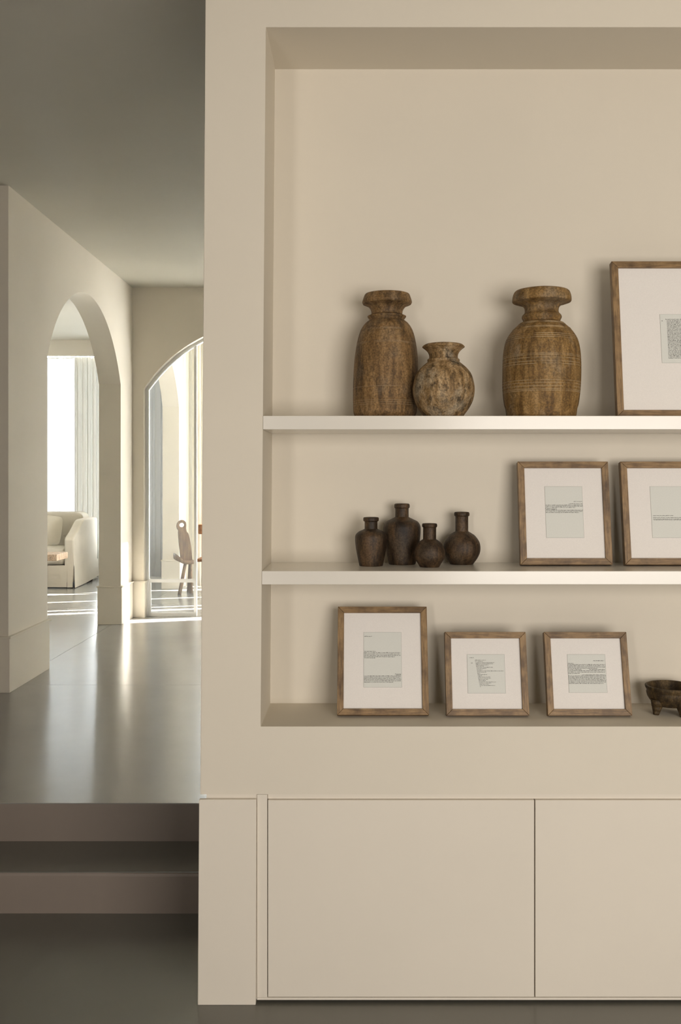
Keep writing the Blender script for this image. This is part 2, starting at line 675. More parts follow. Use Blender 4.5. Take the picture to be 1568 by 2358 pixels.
def arched_wall(axis, a0, a1, t0, t1, z0, z1, openings, n=48):
    """wall along axis ('x'/'y') from a0 to a1, thickness t0..t1, arches (u0,u1,rise) from the floor"""
    m = MB()

    def pt(u, t, z):
        return (u, t, z) if axis == 'x' else (t, u, z)

    def quad(u0, z00, z01, u1, z10, z11):
        for t in (t0, t1):
            m.face([pt(u0, t, z00), pt(u1, t, z10), pt(u1, t, z11), pt(u0, t, z01)])
    cur = a0
    for u0, u1, rise in openings:
        quad(cur, z0, z1, u0, z0, z1)
        for k in range(n):
            ua, ub = u0 + (u1 - u0) * k / n, u0 + (u1 - u0) * (k + 1) / n
            za, zb = arc_z(ua, u0, u1, rise), arc_z(ub, u0, u1, rise)
            quad(ua, za, z1, ub, zb, z1)
            m.face([pt(ua, t0, za), pt(ub, t0, zb), pt(ub, t1, zb), pt(ua, t1, za)])
        for u in (u0, u1):
            m.face([pt(u, t0, z0), pt(u, t1, z0), pt(u, t1, ZS), pt(u, t0, ZS)])
        cur = u1
    quad(cur, z0, z1, a1, z0, z1)
    for u in (a0, a1):
        m.face([pt(u, t0, z0), pt(u, t1, z0), pt(u, t1, z1), pt(u, t0, z1)])
    m.face([pt(a0, t0, z1), pt(a1, t0, z1), pt(a1, t1, z1), pt(a0, t1, z1)])
    return m


YD0, YD1 = 9.44, 9.64
A1 = (6.90, 8.99, 0.63)
A2 = (9.78, 11.85, 0.63)
wl = arched_wall('y', 6.14, 13.42, LW0, LW1, UP, CEIL, [A1, A2]).build('wall_left', M_WALL)
struct(wl, 'plaster hall wall with arched openings')
DX0, DX1, DRISE = -2.118, 0.282, 0.65
wb = arched_wall('x', LW1, 1.6, YD0, YD1, UP, CEIL, [(DX0, DX1, DRISE)]).build('wall_back', M_WALL)
struct(wb, 'plaster wall with wide arched glazed doorway')
m = MB().box(-7.1, LW0, 6.14, 6.34, UP, CEIL)
struct(m.build('wall_near_left', M_WALL))
struct(MB().box(-7.3, -7.1, 6.14, 7.5, 0, CEIL).box(-7.3, -7.1, 12.5, 13.6, 0, CEIL).box(-7.3, -7.1, 7.5, 12.5, 0, 0.4).box(-7.3, -7.1, 7.5, 12.5, 3.1, CEIL).build('wall_far_left', M_WALL))  # opening added as an unseen window to fill the far room with light
struct(MB().box(-5.4, -5.2, -3.4, 6.14, 0, CEIL).build('wall_near_side', M_TAUPE))
struct(MB().box(4.7, 4.9, -3.4, 4.6, 0, CEIL).build('wall_right', M_TAUPE))

# wall with tall slot windows on the right of the far rooms
m = MB()
gaps = [(10.20, 10.40), (11.0, 11.10), (11.28, 11.33), (12.03, 12.08), (12.76, 12.91)]   # slots left between the curtains
cur = 4.6
for a, b, top in ((7.9, 8.9, 3.05), (9.75, 13.3, 2.94)):
    m.box(1.6, 1.68, cur, a, UP, CEIL)
    m.box(1.6, 1.68, a, b, UP, 0.40)
    m.box(1.6, 1.68, a, b, top, CEIL)
    cur = b
m.box(1.6, 1.68, cur, 13.6, UP, CEIL)
struct(m.build('wall_hall_right', M_WALL))

# rear window wall
WIN = [(-6.9, -2.6), (-2.1, 0.1)]
WZ0, WZ1 = UP + 0.02, 3.42
m = MB()
cur = -7.1
RY0, RY1 = 13.42, 13.6
for a, b in WIN:
    m.box(cur, a, RY0, RY1, UP, CEIL)
    m.box(a, b, RY0, RY1, UP, WZ0)
    m.box(a, b, RY0, RY1, WZ1, CEIL)
    cur = b
m.box(cur, 1.6, RY0, RY1, UP, CEIL)
struct(m.build('wall_rear', M_WALL))
struct(MB().box(-7.1, LW0, 13.02, 13.10, 3.30, CEIL).build('trim_1', M_WALL), 'plaster curtain pocket fascia under the far ceiling')
for k, (a, b) in enumerate(WIN):
    w = empty('window_%d' % (k + 1), ((a + b) / 2, 13.5, WZ0))
    struct(w)
    hw = (b - a) / 2
    hh = WZ1 - WZ0
    mm = MB().box(-hw, -hw + .05, -.03, .03, 0, hh).box(hw - .05, hw, -.03, .03, 0, hh)
    mm.box(-hw + .05, hw - .05, -.03, .03, 0, .05).box(-hw + .05, hw - .05, -.03, .03, hh - .05, hh)
    mm.build('window_frame', M_WHITE, w)
    mu = [WX(169, 13.5) - (a + b) / 2, WX(120, 13.5) - (a + b) / 2] if k == 0 else [0.0]
    ed = sorted([-hw + .05, hw - .05] + [q + e_ for q in mu for e_ in (-.03, .03)])
    for q in mu:
        MB().box(q - .03, q + .03, -.03, .03, .05, hh - .05).build('mullion', M_WHITE, w)
    for q0, q1 in zip(ed[::2], ed[1::2]):
        MB().box(q0, q1, -.004, .004, .05, hh - .05).build('pane', M_GLASS, w)

# wall behind the camera with window openings
m = MB()
cur = -5.2
for a, b in ((-1.75, -1.25), (0.7, 3.3)):
    m.box(cur, a, NEAR_Y - 0.2, NEAR_Y, 0, CEIL)
    m.box(a, b, NEAR_Y - 0.2, NEAR_Y, 0, 0.55)
    m.box(a, b, NEAR_Y - 0.2, NEAR_Y, 2.55, CEIL)
    cur = b
m.box(cur, 4.7, NEAR_Y - 0.2, NEAR_Y, 0, CEIL)
struct(m.build('wall_near', M_TAUPE))
for k, (a, b) in enumerate(((-1.75, -1.25), (0.7, 3.3))):  # panels added behind the daylight lamps to shut out the sky
    struct(MB().box(a, b, NEAR_Y - 0.19, NEAR_Y - 0.15, 0.55, 2.55).build('window_%d' % (k + 3), M_WHITE), 'unseen panel added to keep sky light out behind the camera')

# baseboards
BH = 0.34


def board(name, boxes):
    m = MB()
    for x0, x1, y0, y1 in boxes:
        m.box(x0, x1, y0, y1, UP, UP + BH)
    o = m.build(name, M_WALL, bevel=0.003)
    struct(o)
    m = MB()
    for x0, x1, y0, y1 in boxes:
        m.box(x0 - .009, x1 + .009, y0 - .009, y1 + .009, UP + BH + .0005, UP + BH + .014)
    m.build('cap', M_WALL, o, bevel=0.002)
    return o


bp = 0.012
g = 0.002
board('baseboard_hall_left', [(LW0 - bp, LW1 + bp, 6.14 - bp, A1[0] + bp)])
board('baseboard_pier', [(LW0 - bp, LW1 + bp, A1[1] - bp, YD0 - bp)])
board('baseboard_far_pier', [(LW0 - bp, LW1 + bp, A2[1] - bp, 13.40)])
board('baseboard_near_left', [(-7.08, LW0 - bp, 6.14 - bp, 6.14 - .0005)])
board('baseboard_back', [(LW1 + .001, DX0 + bp, YD0 - bp, YD1 + bp)])
board('baseboard_rear', [(-7.08, -6.05, 13.40, 13.42), (-3.9, LW0 - bp, 13.40, 13.42)])

# glazed arched door set in the back wall
door = empty('door_1', ((DX0 + DX1) / 2, 9.55, UP))
struct(door, 'white metal arched glazed doors')


def arch_bar(u0, u1, w, d, z0, rise, uclip=None, n=48):
    """frame bar of width w following jamb, arch and jamb"""
    h = (u1 - u0) / 2
    path = [(u0, z0)]
    for k in range(n + 1):
        u = u0 + (u1 - u0) * k / n
        path.append((u, arc_z(u, u0, u1, rise) - UP))
    path.append((u1, z0))
    cu = (u0 + u1) / 2
    m = MB()
    pts = []
    for k, (u, z) in enumerate(path):
        a = Vector(path[max(k - 1, 0)])
        b = Vector(path[min(k + 1, len(path) - 1)])
        t = (b - a).normalized()
        nrm = Vector((t.y, -t.x))
        q = Vector((u, z)) + nrm * w
        pts.append(((u, z), (q.x, q.y)))
    for k in range(len(pts) - 1):
        (o0, i0), (o1, i1) = pts[k], pts[k + 1]
        for y in (-d, d):
            m.face([(o0[0] - cu, y, o0[1]), (o1[0] - cu, y, o1[1]), (i1[0] - cu, y, i1[1]), (i0[0] - cu, y, i0[1])])
        m.face([(i0[0] - cu, -d, i0[1]), (i1[0] - cu, -d, i1[1]), (i1[0] - cu, d, i1[1]), (i0[0] - cu, d, i0[1])])
        m.face([(o0[0] - cu, -d, o0[1]), (o1[0] - cu, -d, o1[1]), (o1[0] - cu, d, o1[1]), (o0[0] - cu, d, o0[1])])
    return m


arch_bar(DX0, DX1, 0.028, 0.03, 0.0, DRISE).build('door_frame', M_WHITE, door)
DC = (DX0 + DX1) / 2
sx0, sx1 = WX(447.5, 9.55) - DC, WX(453.5, 9.55) - DC       # stile of the fixed leaf
lx0 = DX0 + 0.028 - DC
ztop = lambda x: arc_z(x + DC, DX0, DX1, DRISE) - UP - 0.028
MB().prism_xz([(sx0, 0), (sx1, 0), (sx1, ztop(sx1) - .004), (sx0, ztop(sx0) - .004)], -.02, .02).build('stile', M_WHITE, door)
zr0, zr1 = WZ(1341, 9.55) - UP, WZ(1333.5, 9.55) - UP
MB().box(lx0, sx0, -.018, .018, zr0, zr1).build('rail', M_WHITE, door)
MB().box(lx0, sx0, -.018, .018, 0, WZ(1411, 9.55) - UP).build('rail', M_WHITE, door)
MB().box(lx0, lx0 + .018, -.018, .018, WZ(1411, 9.55) - UP, zr0).build('bead', M_WHITE, door)
MB().box(lx0, sx0, -.003, .003, WZ(1411, 9.55) - UP, zr0).build('pane', M_GLASS_HAZY, door)
n = 14
poly = [(lx0, zr1), (sx0, zr1)] + [(sx0 + (lx0 - sx0) * k / n, ztop(sx0 + (lx0 - sx0) * k / n) - .004) for k in range(n + 1)]
MB().prism_xz(poly, -.003, .003).build('pane', M_GLASS_HAZY, door)
# matching fixed leaf at the hidden right side
MB().prism_xz([(-sx1, 0), (-sx0, 0), (-sx0, ztop(-sx0) - .004), (-sx1, ztop(-sx1) - .004)], -.02, .02).build('stile', M_WHITE, door)
MB().box(-sx0, -lx0, -.018, .018, zr0, zr1).build('rail', M_WHITE, door)

# ------------------------------------------------------------------ shelf wall
YF, YB = 3.1, 3.42
XR = 4.7


def edge_x(py):           # outer left arris of the wall, leaning very slightly
    return WX(473 - 12 * py / 1829.0)


def niche_x(py):
    return WX(612 - 12 * (py - 62) / 1611.0)


YC = 3.1
pyc = CY - (CEIL - CAMZ) * F / 3.1
Z_T, Z_B, Z_L = WZ(62.5), WZ(1673), WZ(1829)
m = MB()
fr = lambda pts: m.face([(x, YF, z) for x, z in pts])
el, eb = edge_x(pyc), edge_x(1829)
# front face ring
fr([(eb, Z_L), (niche_x(1673), Z_L), (niche_x(1673), Z_B), (niche_x(62), Z_T), (niche_x(62), CEIL), (el, CEIL)])
fr([(niche_x(62), Z_T), (XR, Z_T), (XR, CEIL), (niche_x(62), CEIL)])
fr([(niche_x(1673), Z_L), (XR, Z_L), (XR, Z_B), (niche_x(1673), Z_B)])
nx0, nx1 = niche_x(1673), niche_x(62)
m.face([(nx0, YF, Z_B), (nx0, YB, Z_B), (nx1, YB, Z_T), (nx1, YF, Z_T)])          # left reveal
m.face([(nx1, YF, Z_T), (nx1, YB, Z_T), (XR, YB, Z_T), (XR, YF, Z_T)])            # niche ceiling
m.face([(nx0, YF, Z_B), (nx0, YB, Z_B), (XR, YB, Z_B), (XR, YF, Z_B)])            # niche floor
m.face([(nx0, YB, Z_B), (XR, YB, Z_B), (XR, YB, Z_T), (nx1, YB, Z_T)])            # niche back
# underside, outer side, back of the block
YK = 4.6
YU = 3.30
m.face([(eb, YF, Z_L), (XR, YF, Z_L), (XR, YU, Z_L), (eb, YU, Z_L)])
m.face([(eb, YU, Z_L), (XR, YU, Z_L), (XR, YU, 0), (eb, YU, 0)])
m.face([(eb, YF, Z_L), (eb, YK, Z_L), (el, YK, CEIL), (el, YF, CEIL)])
m.face([(eb, YU, 0), (eb, YK, 0), (eb, YK, Z_L), (eb, YU, Z_L)])
m.face([(eb, YK, 0), (XR, YK, 0), (XR, YK, CEIL), (el, YK, CEIL)])
m.face([(XR, YF, Z_L), (XR, YK, Z_L), (XR, YK, CEIL), (XR, YF, CEIL)])
m.face([(el, YF, CEIL), (XR, YF, CEIL), (XR, YK, CEIL), (el, YK, CEIL)])
wf = m.build('wall_front', M_WALL, bevel=0.0025, seg=2, angle=60)
struct(wf, 'plaster wall with a deep built-in shelf niche')


def shelf(y_top, y_bot, label):
    z0, z1 = WZ(y_bot), WZ(y_top)
    xa = niche_x((y_top + y_bot) / 2) + 0.0005
    o = MB().box(0, XR - xa - 0.001, 0, YB - YF - 0.0005, 0, z1 - z0).build('shelf_board', M_SHELF, loc=(xa, YF - 0.0015, z0), bevel=0.0015)
    tag(o, label, 'shelf', 'shelf boards built into the niche')
    return z1


Z_S1 = shelf(957.5, 989, 'thick upper shelf board carrying the big wooden jars')
Z_S2 = shelf(1315, 1346, 'thick middle shelf board carrying four small dark bottles')
Z_S3 = Z_B

# base cabinet
cab = empty('base_cabinet', (WX(615), YF, 0))
tag(cab, 'long low cream built-in cabinet with flat doors under the niche', 'cabinet')
ox = WX(615)
zb, zt = WZ(2303), WZ(1831)
c = lambda px: WX(px) - ox
xe = 4236
ZTOP = Z_L - 0.001
MB().box(c(593), c(xe), 0.022, YU - YF - .002, zb, ZTOP).build('carcass', M_CAB, cab)
MB().box(c(591.8), c(615.2), 0, 0.022, WZ(2297), ZTOP).build('stile', M_CAB, cab, bevel=0.001)
MB().box(c(591.8), c(xe), 0, 0.022, zb, WZ(2297.5)).build('bottom_rail', M_CAB, cab, bevel=0.001)
MB().box(c(615.8), c(xe), 0.012, 0.022, WZ(1842), ZTOP).build('finger_pull', M_CAB, cab)
for a, b in ((616.8, 1230), (1232.6, 1846.4), (1849, 2462.8), (2465.4, 3079), (3081.6, 3695), (3697.6, 4235)):
    MB().box(c(a), c(b), 0, 0.021, WZ(2296), WZ(1842.5)).build('door', M_CAB, cab, bevel=0.0015)
MB().prism_xz([(c(456.5), 0), (c(589.5), 0), (c(591), WZ(1838.5)), (c(459.5), WZ(1838.5))], -0.012, 0.004).build('end_panel', M_CAB, cab, bevel=0.002)
MB().box(c(475), c(589), 0.005, YU - YF - .002, 0, ZTOP).build('groove_back', M_CAB, cab)
MB().box(c(589.2), c(592.9), 0.005, YU - YF - .002, zb, ZTOP).build('filler', M_CAB, cab)
MB().box(c(640), c(xe), 0.06, YU - YF - .01, 0, zb).build('plinth', M_DARK, cab)

# ------------------------------------------------------------------ carved vessels


def smooth_prof(pts, sub=5):
    """Catmull-Rom through (r,z); a repeated point keeps a sharp corner"""
    out = []
    n = len(pts)
    for i in range(n - 1):
        p0, p1, p2, p3 = pts[max(i - 1, 0)], pts[i], pts[i + 1], pts[min(i + 2, n - 1)]
        if p1 == p2:
            continue
        if i > 0 and pts[i - 1] == p1:
            p0 = p1
        if i + 2 < n and pts[i + 2] == p2:
            p3 = p2
        for k in range(sub):
            t = k / sub
            q = []
            for d in (0, 1):
                a, b, c_, e = p0[d], p1[d], p2[d], p3[d]
                q.append(0.5 * ((2 * b) + (c_ - a) * t + (2 * a - 5 * b + 4 * c_ - e) * t * t + (3 * b - a - 3 * c_ + e) * t ** 3))
            out.append((max(q[0], 0.001), q[1]))
    out.append(pts[-1])
    return out


def vessel(name, label, cat, group, mat, px, Yc, zbase, rows, zoomf, ybase, lean=0.0, seed=0, wob=0.006, wall=0.012,
           grooves=(), rot=0):
    """rows: (half width, y) in crop pixels from base to rim; ybase: crop y of the base"""
    s = Yc / F / zoomf
    prof = [(h * s, (ybase - y) * s) for h, y in rows]
    out = smooth_prof(prof, 6)
    H = max(z for _, z in out)
    # scribed grooves
    if grooves:
        ex = []
        for gz, gd in grooves:
            for i in range(len(out) - 1):
                z0, z1 = out[i][1], out[i + 1][1]
                if z0 <= gz < z1 and z1 > z0:
                    t = (gz - z0) / (z1 - z0)
                    r = out[i][0] + (out[i + 1][0] - out[i][0]) * t
                    ex += [(r, gz - .0012), (r - gd, gz), (r, gz + .0012)]
                    break
        out = sorted(out[:-4] + ex, key=lambda q: q[1]) + out[-4:]
    rt = out[-1][0]
    neck = min(r for r, z in out if z > H * 0.6)
    inner = [(rt - 0.008, H - 0.004), (neck - wall, H - 0.03), (neck - wall, H * 0.55), (neck * 0.6, H * 0.5)]
    mb = MB().lathe(out + inner, 80, wob, (lean * s, 0), seed)
    o = mb.build(name, mat, loc=(WX(px, Yc), Yc, zbase), rot=(0, 0, rot))
    tag(o, label, cat, group)
    return o


s3 = 3.25 / F / 3.58
L3 = lambda y: (1160 - y) * s3
lines3 = [(L3(y), .0007) for y in (378, 388, 425, 434, 492, 508, 524, 657, 668, 690, 718, 738, 868, 890, 915, 940, 952)]
s1 = 3.25 / F / 4.612
L1 = lambda y: (1494 - y) * s1
lines1 = [(L1(y), .0006) for y in (545, 556, 690, 702, 1165, 1308, 1330, 1352)]
M_V1 = aged_wood('jar_wood_tall', (0.095, 0.051, 0.017), (0.215, 0.122, 0.045), (0.33, 0.20, 0.085), lines1, streak=0.9, patch=0.40, seed=1.3, pale=(0.34, 0.25, 0.15), greyc=(0.16, 0.125, 0.085), soot=0.5)
M_V2 = aged_wood('pot_wood_round', (0.075, 0.045, 0.018), (0.27, 0.165, 0.068), (0.50, 0.35, 0.19), (), streak=1.0, patch=0.75, seed=4.1, greyc=(0.36, 0.30, 0.21), soot=0.85)
M_V3 = aged_wood('jar_wood_ringed', (0.135, 0.072, 0.021), (0.25, 0.143, 0.045), (0.35, 0.215, 0.083), lines3, streak=0.55, patch=0.55, seed=7.7, pale=(0.50, 0.39, 0.24), greyc=(0.30, 0.235, 0.155), soot=0.35)
M_B = [aged_wood('bottle_wood_%s' % n_, (0.020, 0.011, 0.005), (0.052, 0.030, 0.014), (0.105, 0.060, 0.028), (), streak=0.8, patch=0.5,
                 seed=s_, greyc=(0.125, 0.09, 0.058), rough=0.5, soot=0.5) for n_, s_ in (('a', 2.2), ('b', 5.5), ('c', 8.1), ('d', 11.4))]

rows1 = [(296, 1494), (296, 1494), (318, 1460), (335, 1400), (342, 1200), (340, 950), (330, 800), (306, 650), (275, 550), (232, 482), (188, 445), (183, 438), (183, 438),
         (203, 412), (205, 402), (200, 398), (172, 385), (165, 372), (172, 335), (200, 298), (256, 272), (256, 272), (264, 255), (262, 235), (243, 180), (234, 167), (234, 167), (200, 160)]
vessel('wooden_jar', 'tall straight-sided brown wooden jar with flared lip beside the round pot', 'jar', 'big wooden vessels on the upper shelf',
       M_V1, 886, 3.285, Z_S1, rows1, 4.612, 1494, lean=26, seed=3, grooves=[(z, .0009) for z, _ in lines1])
rows2 = [(200, 1490), (200, 1490), (228, 1455), (270, 1395), (310, 1315), (328, 1225), (325, 1150), (300, 1050), (255, 980), (196, 925), (168, 903), (168, 903), (173, 893), (170, 876),
         (154, 868), (154, 868), (153, 835), (168, 800), (195, 770), (225, 748), (225, 748), (224, 738), (205, 722), (190, 716), (190, 716), (170, 712)]
vessel('wooden_pot', 'small round mottled wooden pot with wide flared mouth', 'pot', 'big wooden vessels on the upper shelf',
       M_V2, 1021, 3.185, Z_S1, rows2, 4.612, 1492, seed=11, wob=0.008)
rows3 = [(272, 1160), (272, 1160), (283, 1135), (290, 1085), (292, 1075), (302, 1040), (313, 950), (318, 850), (317, 680), (305, 570), (283, 500), (238, 432), (180, 378), (152, 362), (150, 358), (150, 358),
         (154, 347), (162, 328), (158, 310), (142, 293), (142, 293), (137, 275), (142, 245), (165, 222), (200, 212), (236, 200), (236, 200), (241, 188), (237, 150), (226, 120), (214, 108), (214, 108), (190, 102)]
vessel('wooden_jar', 'wide-lipped wooden jar scribed with pale rings, nearest the large frame', 'jar', 'big wooden vessels on the upper shelf',
       M_V3, 1246, 3.25, Z_S1, rows3, 3.58, 1160, seed=21, wob=0.006, grooves=[(z, .001) for z, _ in lines3], lean=5)


def bottle(label, mat, px, Yc, base, rows, seed):
    vessel('wooden_bottle', label, 'bottle', 'small dark wooden bottles on the middle shelf', mat, px, Yc, Z_S2, rows, 4.612, base, seed=seed, wob=0.009, wall=0.014)


bottle('small squat dark bottle with square shoulders, leftmost of four', M_B[0], 790 + 297 / 4.612, 3.29, 762,
       [(122, 762), (122, 762), (127, 750), (148, 650), (163, 560), (169, 485), (163, 435), (130, 400), (86, 380), (70, 371), (68, 368), (68, 368), (68, 300), (69, 294), (80, 286), (82, 275), (82, 258), (76, 248), (76, 248), (60, 246)], 31)
bottle('largest dark bottle with broad rounded shoulders and short neck', M_B[1], 790 + 625 / 4.612, 3.352, 742,
       [(138, 742), (138, 742), (144, 730), (154, 680), (173, 580), (190, 480), (198, 380), (192, 330), (165, 290), (108, 261), (74, 243), (71, 232), (71, 232), (71, 158), (73, 150), (81, 140), (82, 125), (80, 110), (74, 101), (74, 101), (58, 99)], 32)
bottle('short round-bellied dark bottle standing forward of the others', M_B[2], 790 + 918 / 4.612, 3.25, 772,
       [(103, 772), (103, 772), (110, 762), (130, 728), (158, 682), (167, 622), (154, 570), (125, 520), (92, 492), (72, 480), (70, 474), (70, 474), (70, 362), (73, 354), (80, 344), (81, 328), (77, 316), (74, 312), (74, 312), (58, 310)], 33)
bottle('globe-shaped dark bottle with a long straight neck', M_B[3], 790 + 1260 / 4.612, 3.35, 745,
       [(118, 745), (118, 745), (126, 735), (165, 682), (192, 622), (197, 560), (182, 500), (137, 440), (92, 410), (72, 398), (69, 390), (69, 390), (69, 245), (72, 238), (81, 228), (82, 212), (80, 200), (74, 192), (74, 192), (58, 190)], 34)

# carved footed bowl
M_BOWL = aged_wood('bowl_wood', (0.022, 0.013, 0.005), (0.062, 0.038, 0.014), (0.13, 0.083, 0.032), streak=0.5, patch=0.4, seed=9.9, greyc=(0.14, 0.10, 0.05))
YBW = 3.285
bowl = empty('footed_bowl', (WX(1545, YBW), YBW, Z_S3))
tag(bowl, 'rough dark carved wooden bowl on stubby feet beside a frame', 'bowl')
zr = 0.092
bp_ = smooth_prof([(0.052, 0.026), (0.052, 0.026), (0.064, 0.036), (0.076, 0.052), (0.081, 0.066), (0.080, 0.074), (0.084, 0.082), (0.086, zr - .003), (0.084, zr), (0.084, zr), (0.079, zr), (0.079, zr), (0.075, 0.080), (0.070, 0.060), (0.050, 0.044), (0.02, 0.040)], 4)
MB().lathe(bp_, 64, 0.016, (0, 0), 5).build('body', M_BOWL, bowl)
for a in (207, 288, 30, 118):
    t = math.radians(a)
    d = Vector((math.cos(t), math.sin(t), 0))
    mm = MB()
    pts = [(d * 0.062 + Vector((0, 0, 0.052)), 0.022), (d * 0.062 + Vector((0, 0, 0.028)), 0.018), (d * 0.065 + Vector((0, 0, 0.012)), 0.013), (d * 0.067, 0.010)]
    for (p0, r0), (p1, r1) in zip(pts[:-1], pts[1:]):
        mm.tube(p0, p1, r0, r1, 14)
    mm.build('foot', M_BOWL, bowl)

# ------------------------------------------------------------------ picture frames


def text_mesh(lines, w, h, lh, seed):
    """lines: (x0,x1,y) in fractions of the page (y down); words made of little strokes"""
    rnd = random.Random(seed)
    m = MB()
    cw = lh * 0.52
    for x0, x1, yy in lines:
        x = x0 * w
        z = h - yy * h
        while x < x1 * w:
            k = rnd.randint(2, 9)
            for _ in range(k):
                if x > x1 * w:
                    break
                a = rnd.choice((0.45, 0.45, 0.5, 0.75))
                de = rnd.choice((0, 0, 0, -0.2))
                m.face([(x, 0, z + de * lh), (x + cw * .8, 0, z + de * lh), (x + cw * .8, 0, z + a * lh), (x, 0, z + a * lh)])
                x += cw
            x += cw * 0.9
    return m


def picture(label, xl, Yb, zs, W, L, tilt, bar, pw, ph, lines, lh, seed, dx=0, dz=0, cx=None, ink=None):
    """xl: left edge; Yb: depth of the lower front edge; W,L outer size; pw,ph page size"""
    T = 0.028
    root = empty('picture_frame', (xl + W / 2, Yb, zs + T * math.sin(tilt)), (-tilt, 0, 0))
    tag(root, label, 'picture frame', 'wooden picture frames in the niche')

    def bar_mesh(Lb):
        h = Lb / 2
        m = MB()
        g_ = 0.0004
        poly = [(-h + g_, 0), (h - g_, 0), (h - bar - g_, bar), (-h + bar + g_, bar)]
        m.prism_xz(poly, 0, T)
        return m
    bar_mesh(W).build('frame_bar', M_FRAME, root, (0, 0, 0), bevel=.0008)
    bar_mesh(W).build('frame_bar', M_FRAME, root, (0, 0, L), (0, math.pi, 0), bevel=.0008).scale = (1, 1, 1)
    bar_mesh(L).build('frame_bar', M_FRAME, root, (-W / 2, 0, L / 2), (0, math.pi / 2, 0), bevel=.0008)
    bar_mesh(L).build('frame_bar', M_FRAME, root, (W / 2, 0, L / 2), (0, -math.pi / 2, 0), bevel=.0008)
    MB().box(-W / 2 + bar * .7, W / 2 - bar * .7, 0.018, 0.0265, bar * .7, L - bar * .7).build('backing', M_BACK, root)
    MB().box(-W / 2 + bar + .0002, W / 2 - bar - .0002, 0.009, 0.0175, bar + .0002, L - bar - .0002).build('mat_board', M_MAT, root)
    cx = dx
    pg = MB().box(-pw / 2, pw / 2, 0, 0.0012, 0, ph).build('page', M_PAPER, root, (cx, 0.0078, L / 2 - ph / 2 + dz))
    e = 0.0006
    mb = MB()
    for x0, x1, z0, z1 in ((-pw / 2, pw / 2, 0, e), (-pw / 2, pw / 2, ph - e, ph), (-pw / 2, -pw / 2 + e, e, ph - e), (pw / 2 - e, pw / 2, e, ph - e)):
        mb.face([(x0, 0, z0), (x1, 0, z0), (x1, 0, z1), (x0, 0, z1)])
    mb.build('page_edge', M_INK2, pg, (0, -0.0002, 0))
    tm = text_mesh(lines, pw, ph, lh, seed)
    t = tm.build('printed_text', ink or M_INK, pg, (-pw / 2, -0.0003, 0), weld=False)
    t['kind'] = 'stuff'
    # easel strut behind
    hs = L * 0.62
    a = math.atan2(hs * math.sin(tilt) + 0.05, hs)
    zl = hs
    foot = Vector((0, 0, 0))
    # strut foot on the shelf in frame space
    fy = T + 0.045
    fz = -T * math.sin(tilt) / max(math.cos(tilt), .1)
    R = Matrix.Rotation(-tilt, 3, 'X')
    top = Vector((0, T + .002, hs))
    wt = R @ top
    wz0 = -(T * math.sin(tilt))
    wfoot = Vector((0, min(wt.y + 0.004, YB - Yb - 0.008), wz0))
    lf = R.inverted() @ wfoot
    st = MB()
    for (p, q) in ((top, lf),):
        st.face([(-.03, p.y, p.z), (.03, p.y, p.z), (.03, q.y, q.z), (-.03, q.y, q.z)])
        st.face([(-.03, p.y + .002, p.z), (.03, p.y + .002, p.z), (.03, q.y + .002, q.z), (-.03, q.y + .002, q.z)])
        for x in (-.03, .03):
            st.face([(x, p.y, p.z), (x, p.y + .002, p.z), (x, q.y + .002, q.z), (x, q.y, q.z)])
        st.face([(-.03, p.y, p.z), (.03, p.y, p.z), (.03, p.y + .002, p.z), (-.03, p.y + .002, p.z)])
        st.face([(-.03, q.y, q.z), (.03, q.y, q.z), (.03, q.y + .002, q.z), (-.03, q.y + .002, q.z)])
    st.build('easel_strut', M_BACK, root)
    return root


def para(x0, x1, y0, y1, n, last=1.0, first=0.0):
    r = []
    for k in range(n):
        yy = y0 + (y1 - y0) * (k / max(n - 1, 1))
        a = x0 + (first if k == 0 else 0)
        b = x0 + (x1 - x0) * last if k == n - 1 else x1
        r.append((a, b, yy))
    return r


px32 = lambda n_, Y: n_ * Y / F
# lowest row
YL = 3.212
kk = YL / F
t1 = [(0.02, 0.22, 0.08), (0.02, 0.32, 0.355)] + para(0.01, 0.97, 0.38, 0.455, 4, 0.85) + [(0.02, .3, .475)] + [(0.82, 0.97, 0.765), (.86, .97, .78)] + para(0.01, 0.97, 0.80, 0.91, 6, 0.8)
picture('portrait wooden frame, page with two text blocks, tallest on the lowest ledge', WX(776, YL), YL, Z_S3, 212 * kk, 0.362, math.radians(19.5), 14.5 * kk,
        88 * 3.27 / F, 0.1845, t1, .0028, 1, dz=0.002)
t2 = [(0.06, 0.18, 0.09), (0.1, 0.15, 0.23)] + [(0.21 + 0.005 * k, [0.5, .42, .72, .70, .56, .44, .68, .50, .40, .96, .5, .34, .52, .38, .60, .62, .54, .48, .74, .62, .56, .72, .34][k], 0.155 + 0.031 * k) for k in range(23)]
picture('small square wooden frame, page of short ragged lines, middle of lowest row', WX(1028, YL), YL, Z_S3, 191 * kk, 0.274, math.radians(15.6), 14.5 * kk,
        87 * 3.25 / F, 0.128, t2, .0023, 2, dz=-.001)
t3 = [(0.68, 0.96, 0.175), (0.0, 0.16, 0.245)] + para(0.0, 0.98, 0.275, 0.375, 4, 0.8) + [(0, .36, .41), (.56, .98, .405)] + para(0.0, 0.98, 0.435, 0.51, 3, 0.3) + \
    [(.36, .98, .545)] + para(0.0, 0.98, 0.57, 0.765, 7, 0.92)
picture('small square wooden frame with a dense paragraph, beside the footed bowl', WX(1262, YL), YL, Z_S3, 194 * kk, 0.274, math.radians(15.6), 14.5 * kk,
        88 * 3.25 / F, 0.126, t3, .0028, 3, dz=0.0)
